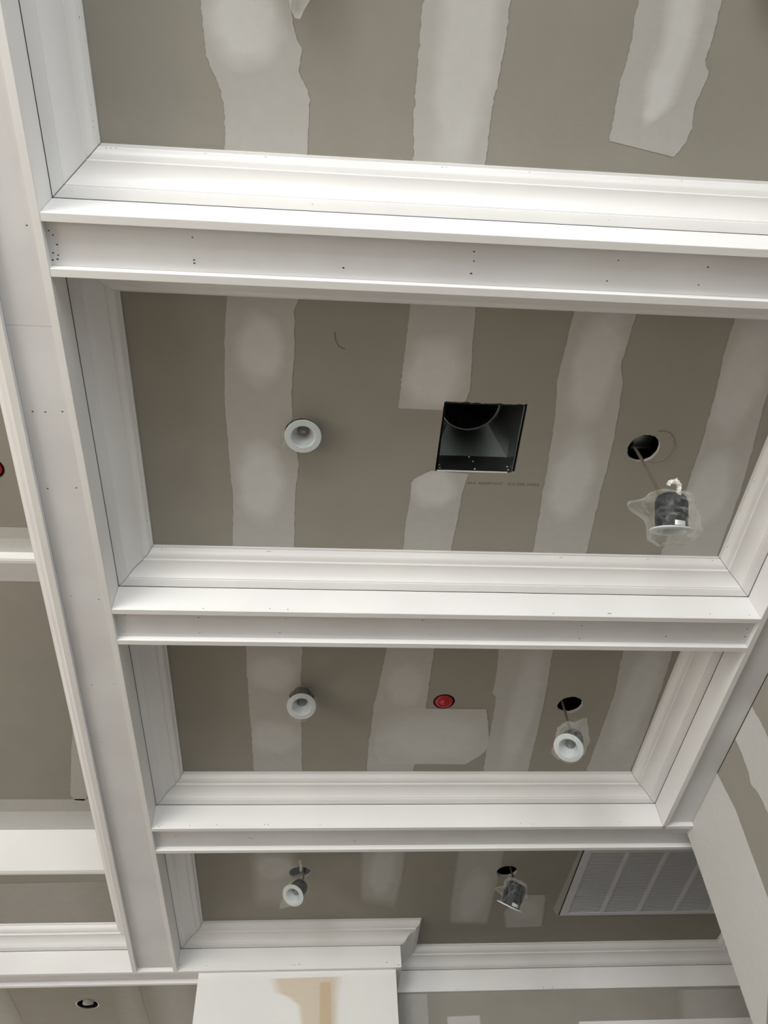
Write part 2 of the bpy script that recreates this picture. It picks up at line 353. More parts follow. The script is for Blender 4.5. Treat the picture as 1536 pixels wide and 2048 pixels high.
BD = {"b1a":[[[-0.293,0.17],[-0.297,0.227],[-0.292,0.326],[-0.284,0.359],[-0.263,0.4],[-0.254,0.452],[-0.257,0.556]],[[-0.101,0.158],[-0.09,0.248],[-0.082,0.288],[-0.067,0.312],[-0.076,0.357],[-0.055,0.397],[-0.048,0.418],[-0.051,0.474],[-0.054,0.556]]],
      "b1b":[[[0.205,0.138],[0.207,0.195],[0.206,0.27],[0.205,0.349],[0.205,0.432],[0.216,0.566]],[[0.406,0.125],[0.406,0.183],[0.409,0.258],[0.404,0.337],[0.398,0.421],[0.4,0.562]]],
      "b1c":[[[0.702,0.107],[0.703,0.165],[0.707,0.266],[0.702,0.347],[0.707,0.469]],[[0.905,0.094],[0.9,0.152],[0.901,0.218],[0.896,0.276],[0.917,0.307],[0.901,0.381],[0.911,0.426],[0.899,0.474],[0.883,0.498]]],
      "b1ci":[[[0.761,0.103],[0.763,0.161],[0.773,0.262],[0.757,0.333],[0.779,0.428]],[[0.865,0.096],[0.863,0.155],[0.868,0.23],[0.861,0.31],[0.855,0.378],[0.826,0.408],[0.799,0.429]]],
      "b2a":[[[-0.269,0.909],[-0.284,1.059],[-0.294,1.255],[-0.29,1.396],[-0.287,1.548],[-0.284,1.628],[-0.296,1.853]],[[-0.063,0.906],[-0.086,0.959],[-0.083,1.081],[-0.093,1.213],[-0.09,1.317],[-0.07,1.482],[-0.082,1.601],[-0.085,1.849]]],
      "b2b":[[[0.241,0.914],[0.236,1.067],[0.233,1.217],[0.232,1.262]],[[0.425,0.913],[0.435,1.059],[0.444,1.190],[0.436,1.231],[0.371,1.2325],[0.3695,1.264]]],
      "b2b2":[[[0.356,1.489],[0.309,1.518],[0.296,1.538],[0.298,1.609],[0.291,1.694],[0.293,1.848]],[[0.479,1.497],[0.469,1.573],[0.466,1.688],[0.457,1.848]]],
      "b2c":[[[0.71,0.914],[0.709,1.047],[0.706,1.146],[0.726,1.304],[0.733,1.454],[0.742,1.637],[0.751,1.841]],[[0.893,0.913],[0.892,1.023],[0.887,1.088],[0.909,1.146],[0.929,1.333],[0.932,1.448],[0.935,1.61],[0.944,1.842]]],
      "b2d":[[[1.189,0.9],[1.191,1.026],[1.209,1.177],[1.219,1.341],[1.22,1.389],[1.221,1.457],[1.223,1.58],[1.216,1.71],[1.213,1.842]],[[1.391,0.937],[1.384,1.051],[1.373,1.188],[1.397,1.373],[1.412,1.543],[1.422,1.837]]],
      "b3a":[[[-0.265,2.201],[-0.266,2.315],[-0.266,2.622],[-0.26,2.81],[-0.258,3.111]],[[-0.052,2.197],[-0.053,2.32],[-0.059,2.559],[-0.056,2.744],[-0.05,3.111]]],
      "b3b":[[[0.273,2.204],[0.268,2.32],[0.254,2.496],[0.239,2.647],[0.236,2.84],[0.229,2.873],[0.236,3.111]],[[0.454,2.201],[0.452,2.322],[0.452,2.523],[0.453,2.692],[0.444,2.941],[0.437,3.111]]],
      "b3p":[[[0.392,2.665],[0.349,2.693],[0.289,2.723],[0.258,2.823],[0.254,2.941],[0.293,3.036]],[[0.704,2.668],[0.729,2.771],[0.746,2.871],[0.743,2.94],[0.712,2.989],[0.663,3.039]]],
      "b3c":[[[0.696,2.196],[0.703,2.318],[0.717,2.461],[0.716,2.566],[0.735,2.596],[0.741,2.706],[0.744,2.905],[0.753,3.111]],[[0.909,2.197],[0.917,2.32],[0.934,2.518],[0.944,2.737],[0.948,2.904],[0.953,3.111]]],
      "b3d":[[[1.191,2.192],[1.2,2.316],[1.208,2.425],[1.224,2.575],[1.223,2.735],[1.221,2.869],[1.218,3.111]],[[1.383,2.196],[1.397,2.312],[1.411,2.512],[1.418,2.733],[1.423,2.937],[1.419,3.111]]],
      "b4a":[[[-0.298,3.627],[-0.302,3.985],[-0.298,4.255]],[[-0.063,3.629],[-0.054,3.989],[-0.052,4.261]]],
      "b4b":[[[0.235,3.633],[0.24,3.773],[0.257,4.222]],[[0.464,3.635],[0.464,3.994],[0.45,4.289]]],
      "b4c":[[[0.71,3.638],[0.735,4.234],[0.758,4.457]],[[0.946,3.641],[0.96,3.975],[0.967,4.474]]],
      "b4p":[[[1.083,4.155],[1.034,4.335],[1.071,4.505]],[[1.236,4.158],[1.256,4.293],[1.28,4.495]]],
      "lt":[[[-1.061,2.99],[-1.114,3.256],[-1.174,3.607],[-1.159,3.649]],[[-1.046,2.99],[-1.035,3.256],[-1.043,3.486],[-1.112,3.653]]],
      "rw1":[[[3.284,3.518],[3.293,3.32],[3.305,3.101],[3.325,2.748],[3.321,2.642]],[[2.846,3.52],[2.826,3.331],[2.84,3.209],[2.853,3.085],[2.869,2.95]]],
      "rw2":[[[2.615,3.512],[2.618,3.438],[2.629,3.365],[2.65,3.329],[2.628,3.276],[2.627,3.191],[2.624,2.929]],[[2.417,3.513],[2.41,3.443],[2.415,3.366],[2.414,3.102]]],
      "col":[[[-0.21,3.462],[-0.18,3.393],[-0.116,3.373],[-0.059,3.332],[-0.041,3.244],[-0.039,3.195]],[[0.19,3.466],[0.168,3.375],[0.158,3.24],[0.153,3.191]]],
      "col2":[[[0.055,3.439],[0.057,3.192]],[[0.12,3.442],[0.126,3.19]]],
      "w5a":[[[0.493,3.494],[0.481,3.292]],[[0.653,3.491],[0.648,3.288]]],
      "w5b":[[[0.745,3.376],[0.744,3.286]],[[0.928,3.379],[0.931,3.282]]],
      "w5c":[[[2.064,3.484],[2.006,3.258]],[[2.546,3.488],[2.472,3.248]]]}
HM = H-0.0009
hl = [(v[0], v[1], HOLE+0.001) for v in LIGHT_HOLES.values()]
def bz(key, blobs=(), **k):
    at = k.pop('at', HM)
    return band(*BD[key], 'z', at, blobs, holes=k.pop('holes', hl), parent=k.pop('parent', ceiling), **k)
bz('b1a', [(-0.198, 0.265, 0.08, 0.085, .38)])
bz('b1b', [(0.318, 0.30, 0.065, 0.25, .28)])
bz('b1c', rows=60)
bz('b1ci', [], c0=0.80, soft=0.30, at=HM-0.00015, rows=60, endsoft=0.08, base=0.43)
bz('b2a', [(-0.184, 1.086, 0.065, 0.10, .36), (-0.192, 1.555, 0.07, 0.14, .34)])
bz('b2b', [(0.329, 1.137, 0.085, 0.11, .36)], rows=50)
bz('b2b2', [(0.372, 1.556, 0.07, 0.075, .34)], rows=60)
bz('b2c', [(0.813, 1.108, 0.065, 0.19, .30), (0.828, 1.511, 0.067, 0.16, .30)])
bz('b2d', [(1.275, 1.124, 0.07, 0.195, .26), (1.30, 1.55, 0.07, 0.16, .26)])
bz('b3a', [(-0.166, 2.467, 0.09, 0.088, .22), (-0.164, 2.859, 0.095, 0.10, .22)])
bz('b3b', [(0.356, 2.525, 0.07, 0.11, .2)])
bz('b3p', [(0.50, 2.85, 0.20, 0.14, .16)], c0=0.48, at=HM-0.0003, rows=50)
bz('b3c', [(0.855, 2.673, 0.053, 0.37, .22)])
bz('b3d', [(1.32, 2.606, 0.064, 0.34, .22)])
bz('b4a', [(-0.182, 3.87, 0.09, 0.10, .2)], c0=0.25, soft=0.2, endsoft=0.2)
bz('b4b', [(0.355, 3.90, 0.06, 0.24, .2)], c0=0.28, soft=0.1, endsoft=0.15)
bz('b4c', [(0.851, 4.17, 0.07, 0.24, .25)], c0=0.32, soft=0.06, endsoft=0.05)
bz('b4p', [(1.151, 4.317, 0.07, 0.09, .15)], c0=0.38, at=HM-0.0008, soft=0.06, rows=30)
bz('lt', c0=0.40, at=ZT-0.0009, holes=(), rows=50)
band([(-4.2, 3.640), (TX, 3.640)], [(-4.2, 3.742), (TX, 3.742)], 'z', ZT-0.0009, [], c0=0.45, parent=ceiling, rag=0.002, rows=160, cols=6)
band([(-4.2, 3.742), (TX, 3.742)], [(-4.2, 3.902), (TX, 3.902)], 'z', ZT-0.0012, [], c0=0.80, parent=ceiling, rag=0.0, rows=160, cols=6)
band([(-4.2, 1.99), (TX, 1.99)], [(-4.2, 2.042), (TX, 2.042)], 'z', ZT2-0.0009, [], c0=0.50, parent=ceiling, rag=0.003, rows=160, cols=6)
band([(-4.2, 2.042), (TX, 2.042)], [(-4.2, 2.111), (TX, 2.111)], 'z', ZT2-0.0012, [], c0=0.72, parent=ceiling, rag=0.0, rows=160, cols=6)
band([(-4.2, 2.124), (TX, 2.124)], [(-4.2, 2.205), (TX, 2.215)], 'z', ZT-0.0009, [], c0=0.62, parent=ceiling, rag=0.004, rows=160, cols=6)
for (a, b, c) in ((-2.45, -2.2, .25), (-1.95, -1.72, .22), (-0.92, -0.60, .30), (-1.12, -0.98, .12)):
    band([(a, 4.62), (a-0.02, 5.8)], [(b, 4.62), (b+0.02, 5.8)], 'z', HM, [], c0=c, soft=0.35, parent=ceiling, holes=[(LAMP[0], LAMP[1], .072)], rows=20)
band([(-1.75, 4.0), (-1.78, 4.42)], [(-0.98, 3.98), (-0.95, 4.42)], 'z', HM, [], c0=0.18, soft=0.3, parent=ceiling, rows=20)
band([(1.33, 3.6), (1.30, 4.30)], [(1.345, 3.6), (1.345, 4.40)], 'z', HM, [], c0=0.3, soft=0.1, parent=ceiling, rows=20, cols=6)
band(*BD['rw1'], 'x', XW-0.0009, [], c0=0.72, parent=wall_right, rag=0.001, name='corner_compound')
band(*BD['rw2'], 'x', XW-0.0009, [], c0=0.62, parent=wall_right)
band(*BD['col'], 'y', 4.5190, [], c0=0.62, soft=0.14, parent=wall_center, m='spackle', rag=0.0, name='spackle_patch')
band(*BD['col2'], 'y', 4.5180, [], c0=0.92, soft=0.15, base=0.62, parent=wall_center, m='spackle', rag=0.0, name='spackle_patch')
band(*BD['w5a'], 'y', 4.8090, [], c0=0.28, soft=0.03, parent=wall_back)
band(*BD['w5b'], 'y', 4.8085, [], c0=0.5, soft=0.04, parent=wall_back, rows=20)
band(*BD['w5c'], 'y', 4.8090, [], c0=0.25, soft=0.10, parent=wall_back)
# head casing of the opening under the crown of the far wall
boxo('head_casing', 'trim', 1.46, 2.44, 4.790, 4.8095, 3.25, 3.33, wall_back)
# printed line on the board paper
cu = bpy.data.curves.new('t', 'FONT'); cu.body = 'SAG RESISTANT   ICC ESR-33652'; cu.size = 0.0155; cu.extrude = 0.0001; cu.space_character = 1.06
to = bpy.data.objects.new('t', cu); COL.objects.link(to)
bpy.context.view_layer.update()
me = bpy.data.meshes.new_from_object(to.evaluated_get(bpy.context.evaluated_depsgraph_get()))
bpy.data.objects.remove(to)
xs = [v.co.x for v in me.vertices]; sc = 0.2385/(max(xs)-min(xs)); x0 = min(xs)
for v in me.vertices: v.co = Vector((0.481+(v.co.x-x0)*sc, 1.5385-v.co.y*0.92, H-0.0004-v.co.z))
me.materials.clear(); me.materials.append(M['print'])
link(bpy.data.objects.new('board_print', me), ceiling)
bm = bmesh.new(); tube(bm, [(0.030, 1.020, H-0.0006), (0.033, 1.045, H-0.0006), (0.043, 1.064, H-0.0006), (0.062, 1.073, H-0.0006)], 0.0007, 5)
obj('pencil_mark', bm, 'pencil', ceiling)

# ================================================================ beams and mouldings
def nails(parent, pts, n, r=0.0023):
    """pts on the board face; n = outward normal"""
    bm = bmesh.new(); n = Vector(n); q = n.to_track_quat('Z', 'Y')
    for p in pts:
        k = random.uniform(0.75, 1.15); c = Vector(p)+n*0.0004
        vs = [bm.verts.new(c + q @ Vector((r*k*math.cos(a*PI/3)*1.25, r*k*math.sin(a*PI/3)*0.85, 0))) for a in range(6)]
        bm.faces.new(vs)
    return tag(obj('nail_holes', bm, 'nail', parent), kind='stuff')
def crown_nails(parent, y0, xb, xt):
    nails(parent, [(x, y0-0.0157, H-0.0855) for x in xb], (0, -1, 0), 0.0023)
    nails(parent, [(x, y0-0.1035, H-0.0165) for x in xt], (0, -0.95, -0.3), 0.0023)
CROSS = []
def cross_beam(label, yf, yn, x0, x1, soffit, farx1=None, core=True):
    b = tag(empty('ceiling_beam', ((x0+x1)/2, (yf+yn)/2, ZF)), label, 'beam', None)
    P = []
    def ad(o): P.append(o); return o
    fx = farx1 or x1
    ad(boxo('beam_core', 'wood', x0-0.02, x1, yf+T+0.001, yn-T-0.001, ZS+0.0125, H+0.05))
    ad(boxo('fascia_board', 'trim', x0, x1, yf, yf+T, ZF, ZC-0.0012, bev=0.0008))
    ad(boxo('fascia_board', 'trim', x0, fx, yn-T, yn, ZF, ZC-0.0012, bev=0.0008))
    ad(boxo('soffit_board', 'soffit', x0, x1, yf+T+0.0006, yn-T-0.0006, ZS, ZS+0.012))
    ad(crown('crown_moulding', (x0, yf), (x1, yf), (0, -1), 1, 1, None))
    ad(crown('crown_moulding', (x0, yn), (fx, yn), (0, 1), 1, 1, None))
    nails(P[3], [(x, y, ZS) for x, y in soffit], (0, 0, -1)); P.append(P[3])
    return b, P
def adopt(root, parts):
    for p in parts:
        if p.parent is None:
            p.parent = root; p.matrix_parent_inverse = Matrix.Translation(-Vector(root.location))
S1 = [[-0.663, 0.704], [-0.655, 0.714], [-0.649, 0.737], [-0.662, 0.758], [-0.651, 0.763], [-0.666, 0.776], [-0.654, 0.773], [-0.324, 0.703], [-0.324, 0.759], [-0.324, 0.767], [0.044, 0.761], [0.367, 0.704], [0.37, 0.728], [0.367, 0.76], [0.737, 0.708], [0.72, 0.763], [0.973, 0.714], [0.963, 0.762]]
S2 = [[-0.639, 1.981], [-0.648, 2.058], [-0.396, 1.985], [-0.398, 2.058], [-0.105, 1.986], [-0.126, 2.051], [0.359, 1.984], [0.392, 2.049], [0.92, 1.997], [0.925, 2.061], [1.235, 2.046], [1.521, 2.003], [1.525, 2.041]]
S3 = [[-0.65, 3.281], [-0.58, 3.289], [-0.273, 3.304], [-0.26, 3.312], [0.187, 3.336], [0.574, 3.293], [1.071, 3.287], [1.586, 3.349]]
b, P = cross_beam('white boxed cross beam on the near side of the square duct opening, most nail holes', YF[1], YN[1], XL, XR, S1)
nails(P[4], [(x, YF[1]-0.0157, H-0.0855) for x in (-0.622, -0.591, -0.321, -0.037, 0.31, 0.723, 1.051)], (0, -1, 0), 0.0023)
nails(P[4], [(x, YF[1]-0.1035, H-0.0165) for x in (-0.544, -0.533, -0.52, -0.304, -0.156, 0.288, 0.298, 0.513, 0.803, 0.914)], (0, -0.95, -0.3), 0.0023)
nails(P[5], [(x, YN[1]+0.101, H-0.020) for x in (-0.53, -0.26, -0.25, 0.32, 0.33, 0.34, 0.78, 0.80, 0.82)], (0, 0.8, -0.6), 0.0018)
adopt(b, P)
b, P = cross_beam('white boxed cross beam between the duct opening and the red sprinkler cap', YF[2], YN[2], XL, XR, S2)
nails(P[1], [(x, YF[2], z) for x, z in ((-0.376, 3.507), (-0.098, 3.508), (0.805, 3.509), (0.999, 3.513), (1.006, 3.513), (1.363, 3.518), (1.505, 3.516), (-0.158, 3.512))], (0, -1, 0), 0.0022)
nails(P[4], [(x, YF[2]-0.0157, H-0.0855) for x in (-0.633, -0.269, 0.825, 0.856, 1.462, 1.489)], (0, -1, 0), 0.0023)
nails(P[4], [(x, YF[2]-0.1035, H-0.0165) for x in (-0.53, -0.175, -0.167, 0.847, 0.854, 1.164, 1.402)], (0, -0.95, -0.3), 0.0023)
adopt(b, P)
b, P = cross_beam('white boxed cross beam farthest from the camera, in front of the return air grille', YF[3], YN[3], XL, XR, S3, farx1=2.465)
# near lip and soffit run on past the side beam to the wall corner
P.append(boxo('soffit_board', 'soffit', XR, 2.465, YC+0.0006, YN[3]-T-0.0006, ZS, ZS+0.012))
P.append(boxo('soffit_board', 'soffit', XR+0.0002, XW-0.0008, YF[3]+T+0.0006, YC, ZS, ZS+0.012))
P.append(boxo('fascia_board', 'trim', XR+T+0.0005, XW-0.001, YF[3], YF[3]+T, ZF, ZS+0.012, bev=0.0006))
nails(P[1], [(x, YF[3], z) for x, z in ((-0.642, 3.507), (-0.632, 3.514), (-0.514, 3.511), (-0.402, 3.515), (-0.202, 3.514), (-0.187, 3.514), (0.034, 3.511), (0.905, 3.513), (0.958, 3.51), (1.347, 3.518))], (0, -1, 0), 0.0022)
nails(P[4], [(x, YF[3]-0.0157, H-0.0855) for x in (-0.60, -0.52, -0.15, 0.1, 0.6, 1.0, 1.43)], (0, -1, 0), 0.0023)
adopt(b, P)
b, P = cross_beam('white boxed cross beam overhead on the near side of the first coffer', YB0, YN[0], XL, XR, [])
adopt(b, P)

# left long beam: its outer side runs very slightly out of parallel
def xin(y): return -0.797-0.0176*y
YE = 4.4955
b = tag(empty('ceiling_beam', (-0.76, 1.1, ZF)), 'long white boxed beam running down the left of the coffers, with a row of nail holes', 'beam')
P = []
def slab(name, m, y0, y1, xa, xb, z0, z1):
    bm = bmesh.new(); prism(bm, [(xa(y0), y0), (xb(y0), y0), (xb(y1), y1), (xa(y1), y1)], z0, z1); o = obj(name, bm, m); P.append(o); return o
slab('beam_core', 'wood', -5.4, YE, lambda y: xin(y)-0.008, lambda y: XL-T-0.003, ZS+0.0125, H+0.05)
so = slab('soffit_board', 'soffit', -5.4, 0.952, lambda y: xin(y)+0.0008, lambda y: XL-T-0.0008, ZS, ZS+0.012)
so2 = slab('soffit_board', 'soffit', 0.9528, YE, lambda y: xin(y)+0.0008, lambda y: XL-T-0.0008, ZS, ZS+0.012)
slab('fascia_board', 'trim', -5.4, YE, lambda y: xin(y)-T, lambda y: xin(y), ZF, ZC-0.0012)
P.append(boxo('fascia_board', 'trim', XL-T, XL-0.0003, -5.4, YE, ZF, ZC-0.0012, bev=0.0008))
for a, c in ((-5.4, YB0), (YN[0], YF[1]), (YN[1], YF[2]), (YN[2], YF[3]), (YN[3], YF[4])):
    cr = crown('crown_moulding', (XL, a), (XL, c), (1, 0), 1, 1, None); P.append(cr)
    if a > 0.5: nails(cr, [(XL+0.0157, a+(c-a)*t, H-0.0855) for t in (0.22, 0.48, 0.75, 0.95)], (1, 0, 0), 0.0023); nails(cr, [(XL+0.1035, a+(c-a)*t, H-0.0165) for t in (0.15, 0.5, 0.68, 0.8)], (0.95, 0, -0.3), 0.0023)
    elif c > 0.5: nails(cr, [(XL+0.0157, y, H-0.0855) for y in (0.24, 0.515, 0.53)], (1, 0, 0), 0.0022); nails(cr, [(XL+0.1035, y, H-0.0165) for y in (0.275, 0.455, 0.49, 0.505)], (0.95, 0, -0.3), 0.0022)
P.append(crown('crown_moulding', (xin(-5.4)-T, -5.4), (xin(4.45)-T, YE), (-1, 0), 0, 1, None))
SL = [[-0.793, 1.207], [-0.759, 1.207], [-0.713, 1.204], [-0.798, 1.467], [-0.715, 1.462], [-0.799, 1.896], [-0.713, 1.91], [-0.795, 2.327], [-0.715, 2.321], [-0.805, 2.65], [-0.715, 2.662], [-0.712, 0.694]]
nails(so2, [(x, y, ZS) for x, y in SL if y > 0.96], (0, 0, -1)); nails(so, [(x, y, ZS) for x, y in SL if y < 0.95], (0, 0, -1))
# dashed scuffs of dirt along the inner lip
bm = bmesh.new()
for y0, y1 in ((0.90, 1.02), (1.06, 1.30), (1.28, 1.42), (1.62, 1.82), (2.30, 2.44), (0.83, 0.9), (1.95, 2.0)):
    y = y0
    while y < y1:
        l = random.uniform(0.006, 0.012); box(bm, XL-T-0.0019, XL-T-0.0003, y, y+l, ZS-0.0006, ZS-0.0001); y += random.uniform(0.016, 0.026)
tag(obj('dirt_marks', bm, 'pencil'), kind='stuff'); P.append(bpy.data.objects['dirt_marks'])
adopt(b, P)

# right side beam, against the right wall
b = tag(empty('ceiling_beam', (1.6, 1.1, ZF)), 'white side beam running along the right wall of the coffers', 'beam')
P = [boxo('beam_core', 'wood', XR+T+0.002, XW+0.015, -5.4, YC, ZS+0.0125, H+0.05),
     boxo('fascia_board', 'trim', XR+0.0003, XR+T, -5.4, YF[3], ZF, ZC-0.0012, bev=0.0008),
     boxo('soffit_board', 'soffit', XR+T+0.0006, XW-0.0022, -5.4, YF[3]-0.0005, ZS, ZS+0.012)]
for a, c in ((-5.4, YB0), (YN[0], YF[1]), (YN[1], YF[2]), (YN[2], YF[3])):
    cr = crown('crown_moulding', (XR, c), (XR, a), (-1, 0), 1, 1, None); P.append(cr)
    if a > 0.5: nails(cr, [(XR-0.0157, a+(c-a)*t, H-0.0855) for t in (0.2, 0.55, 0.93)], (-1, 0, 0), 0.0023); nails(cr, [(XR-0.1035, a+(c-a)*t, H-0.0165) for t in (0.3, 0.6, 0.85)], (-0.95, 0, -0.3), 0.0023)
adopt(b, P)

# header beam at the far end of the left area, running in to the pier
XC = 0.486
b = tag(empty('ceiling_beam', (-2.3, 4.57, ZF)), 'cream-lit header beam across the bottom left, above the round recessed lamp', 'beam')
P = [boxo('beam_core', 'wood', -4.2, -0.566, YF[4]+T+0.001, 4.649-T-0.001, ZS+0.0125, H+0.05),
     boxo('fascia_board', 'trim', -4.2, XC, YF[4], YF[4]+T, ZF, ZC-0.0012, bev=0.0008),
     boxo('fascia_board', 'trim', -4.2, -0.5655, 4.649-T, 4.649, ZF, H, bev=0.0008),
     boxo('soffit_board', 'soffit', -4.2, -0.5655, YF[4]+T+0.0006, 4.649-T-0.0006, ZS, ZS+0.012),
     crown('crown_moulding', (-4.2, YF[4]), (xin(4.45)-T, YF[4]), (0, -1), 0, 1, None),
     crown('crown_moulding', (XL, YF[4]), (XC, YF[4]), (0, -1), 1, -1, None)]
nails(P[1], [(x, YF[4], z) for x, z in ((-0.663, 3.53), (-0.526, 3.521), (-0.084, 3.518), (-0.071, 3.518), (-0.05, 3.52), (0.408, 3.522), (0.47, 3.508))], (0, -1, 0), 0.0024)
adopt(b, P)
# trim on the side of the pier and along the far wall of the last coffer
t1 = struct(boxo('trim_1', 'trim', 0.4575, XC, YF[4]+T+0.0005, 4.789, ZF, ZC-0.0012, bev=0.0008))
crown('crown_moulding', (XC, 4.790), (XC, YF[4]), (1, 0), 1, -1, t1)
t2 = struct(boxo('trim_2', 'trim', XC+0.0005, 2.464, 4.790, 4.8095, ZF, ZC-0.0012, bev=0.0008))
crown('crown_moulding', (XC, 4.790), (2.465, 4.790), (0, -1), 1, 1, t2)
nails(t2, [(x, 4.790, 3.505) for x in (0.82, 1.30, 1.35)], (0, -1, 0), 0.0022)
t3 = struct(boxo('trim_3', 'trim', 2.444, 2.4645, YN[3]+0.0005, 4.7895, ZF, ZC-0.0012, bev=0.0008))
crown('crown_moulding', (2.444, 4.790), (2.444, YN[3]), (-1, 0), 1, 1, t3)

# dark hairline where the mouldings meet in the corners of the coffers
def mitre_line(root_part, x0, y0, sx, sy, m='pencil'):
    bm = bmesh.new(); tube(bm, [(x0+sx*(o+0.0004), y0+sy*(o+0.0004), H-hh-0.0005) for o, hh in PROF[1:]], 0.0007 if m == 'pencil' else 0.0010, 5)
    o = obj('mitre_joint', bm, m); o.parent = root_part; o.matrix_parent_inverse = root_part.matrix_world.inverted()
bpy.context.view_layer.update()
beams = [o for o in COL.objects if o.name.startswith('ceiling_beam')]
for bi, yf in ((0, YF[1]), (1, YF[2]), (2, YF[3])):
    mitre_line(beams[bi], XL, yf, 1, -1, 'rust' if bi == 0 else 'pencil')
    if bi: mitre_line(beams[bi], XR, yf, -1, -1)
mitre_line(beams[6], XL, YF[4], 1, -1)

# ================================================================ return air grille
g0, g1, g2, g3 = GR[0]+0.006, GR[1], GR[2], GR[3]-0.001
g = tag(empty('return_air_grille', ((g0+g1)/2, (g2+g3)/2, H)), 'large white louvred return air grille set in the dim ceiling at lower right', 'grille')
P = [boxo('gap_shadow', 'dark', g0-0.0058, g0-0.0005, g2, g3, H-0.0022, H+0.004), boxo('duct_box', 'dark', g0-0.004, g1, g2, g3, H+0.03, H+0.05),  # thin dark strip stands in for the shadow in the gap beside the frame
     boxo('frame_rail', 'grille', g0, g0+0.040, g2, g3, H-0.006, H+0.006, bev=0.001), boxo('frame_rail', 'grille', g1-0.040, g1, g2, g3, H-0.006, H+0.006, bev=0.001),
     boxo('frame_rail', 'grille', g0+0.040, g1-0.040, g2, g2+0.030, H-0.006, H+0.006, bev=0.001), boxo('frame_rail', 'grille', g0+0.040, g1-0.040, g3-0.026, g3, H-0.006, H+0.006, bev=0.001)]
edges = [g0+0.040, 1.580, 1.782, 1.984, 2.186, g1-0.040]
for i in range(5):
    a = edges[i]+(0.011 if i else 0); c = edges[i+1]-(0.011 if i < 4 else 0)
    bm = bmesh.new(); y = g2+0.033
    while y < g3-0.032:
        fs = [bm.verts.new(p) for p in ((a, y, H-0.003), (c, y, H-0.003), (c, y+0.0100, H-0.0015), (a, y+0.0100, H-0.0015))]
        f2 = [bm.verts.new(v.co+Vector((0, -0.0006, 0.0012))) for v in fs]
        bm.faces.new(fs); bm.faces.new(f2[::-1])
        for k in range(4): bm.faces.new((fs[k], f2[k], f2[(k+1) % 4], fs[(k+1) % 4]))
        y += 0.0125
    P.append(tag(obj('louvre_blades', bm, 'grille'), kind='stuff'))
    if i < 4: P.append(boxo('divider_bar', 'grille', edges[i+1]-0.011, edges[i+1]+0.011, g2+0.030, g3-0.026, H-0.005, H+0.006, bev=0.001))
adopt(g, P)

# ================================================================ duct boot
d = tag(empty('duct_boot', (0.5, 1.36, H)), 'square galvanised sheet metal duct boot open in the drywall of the second coffer', 'duct')
x0, x1, y0, y1 = bx0+0.005, bx1-0.009, by0+0.004, by1-0.002
zb, zt = H-0.001, H+0.085
bm = bmesh.new()
rect = [(x0, y0), (x1, y0), (x1, y1), (x0, y1)]
for i in range(4):
    a, c = rect[i], rect[(i+1) % 4]
    bm.faces.new([bm.verts.new(p) for p in ((a[0], a[1], zb), (c[0], c[1], zb), (c[0], c[1], zt), (a[0], a[1], zt))])
P = [obj('boot_sides', bm, 'galv')]
bm = bmesh.new(); cx, cy, cr_, N = 0.492, 1.352, 0.101, 48
angs = sorted([2*PI*k/N for k in range(N)] + [math.atan2(p[1]-cy, p[0]-cx) % (2*PI) for p in rect])
lo, hi = [], []
for t in angs:
    dx, dy = math.cos(t), math.sin(t); k = min(((x1 if dx > 0 else x0)-cx)/dx if abs(dx) > 1e-6 else 9, ((y1 if dy > 0 else y0)-cy)/dy if abs(dy) > 1e-6 else 9)
    lo.append(bm.verts.new((cx+dx*k, cy+dy*k, zt))); hi.append(bm.verts.new((cx+dx*cr_, cy+dy*cr_, H+0.205)))
for i in range(len(angs)):
    j = (i+1) % len(angs); bm.faces.new((lo[i], lo[j], hi[j], hi[i]))
P.append(obj('boot_transition', bm, 'galv', smooth='angle'))
bm = bmesh.new(); mt = Matrix.Translation((cx, cy, 0))
lathe(bm, [(cr_, H+0.205), (cr_-0.003, H+0.212), (cr_-0.003, H+0.26)], 48, mtx=mt); P.append(obj('round_collar', bm, 'galv', smooth='angle'))
bm = bmesh.new(); tube(bm, [(cx+(cr_-0.001)*math.cos(2*PI*k/48), cy+(cr_-0.001)*math.sin(2*PI*k/48), H+0.204) for k in range(49)], 0.0014, 6); P.append(obj('collar_bead', bm, 'chrome'))
bm = bmesh.new(); lathe(bm, [(cr_-0.001-(0.004 if k % 2 else 0), H+0.26+0.012*k) for k in range(18)] + [(0, H+0.48)], 40, mtx=mt); P.append(obj('flexible_duct', bm, 'duct'))
for px, pz in ((0.385, 0.012), (0.385, 0.030), (0.61, 0.012), (0.61, 0.030), (0.50, 0.012), (0.50, 0.055), (0.49, 0.08)):
    bm = bmesh.new(); lathe(bm, [(0, 0.0025), (0.003, 0.0018), (0.0035, 0)], 8, mtx=Matrix.Translation((px, y1, H+pz)) @ Matrix.Rotation(PI/2, 4, 'X')); P.append(obj('rivet', bm, 'chrome'))
P.append(boxo('mounting_flange', 'galv', x1+0.0005, x1+0.004, y0, y1+0.002, H-0.002, H+0.02))
P.append(boxo('torn_paper_edge', 'white_wall', x0, x1-0.012, y1+0.0012, y1+0.0062, H-0.0012, H+0.004))
adopt(d, P)

# steel box seen through the cut-out of the dangling light
j = tag(empty('junction_box', (1.058, 1.39, H+0.11)), 'grey steel junction box glimpsed inside the round hole above the dangling light', 'electrical box')
P = [boxo('box_body', 'galv', 1.025, 1.090, 1.355, 1.420, H+0.070, H+0.14, bev=0.002), boxo('cover_plate', 'galv', 1.022, 1.093, 1.4205, 1.4235, H+0.066, H+0.145)]
adopt(j, P)

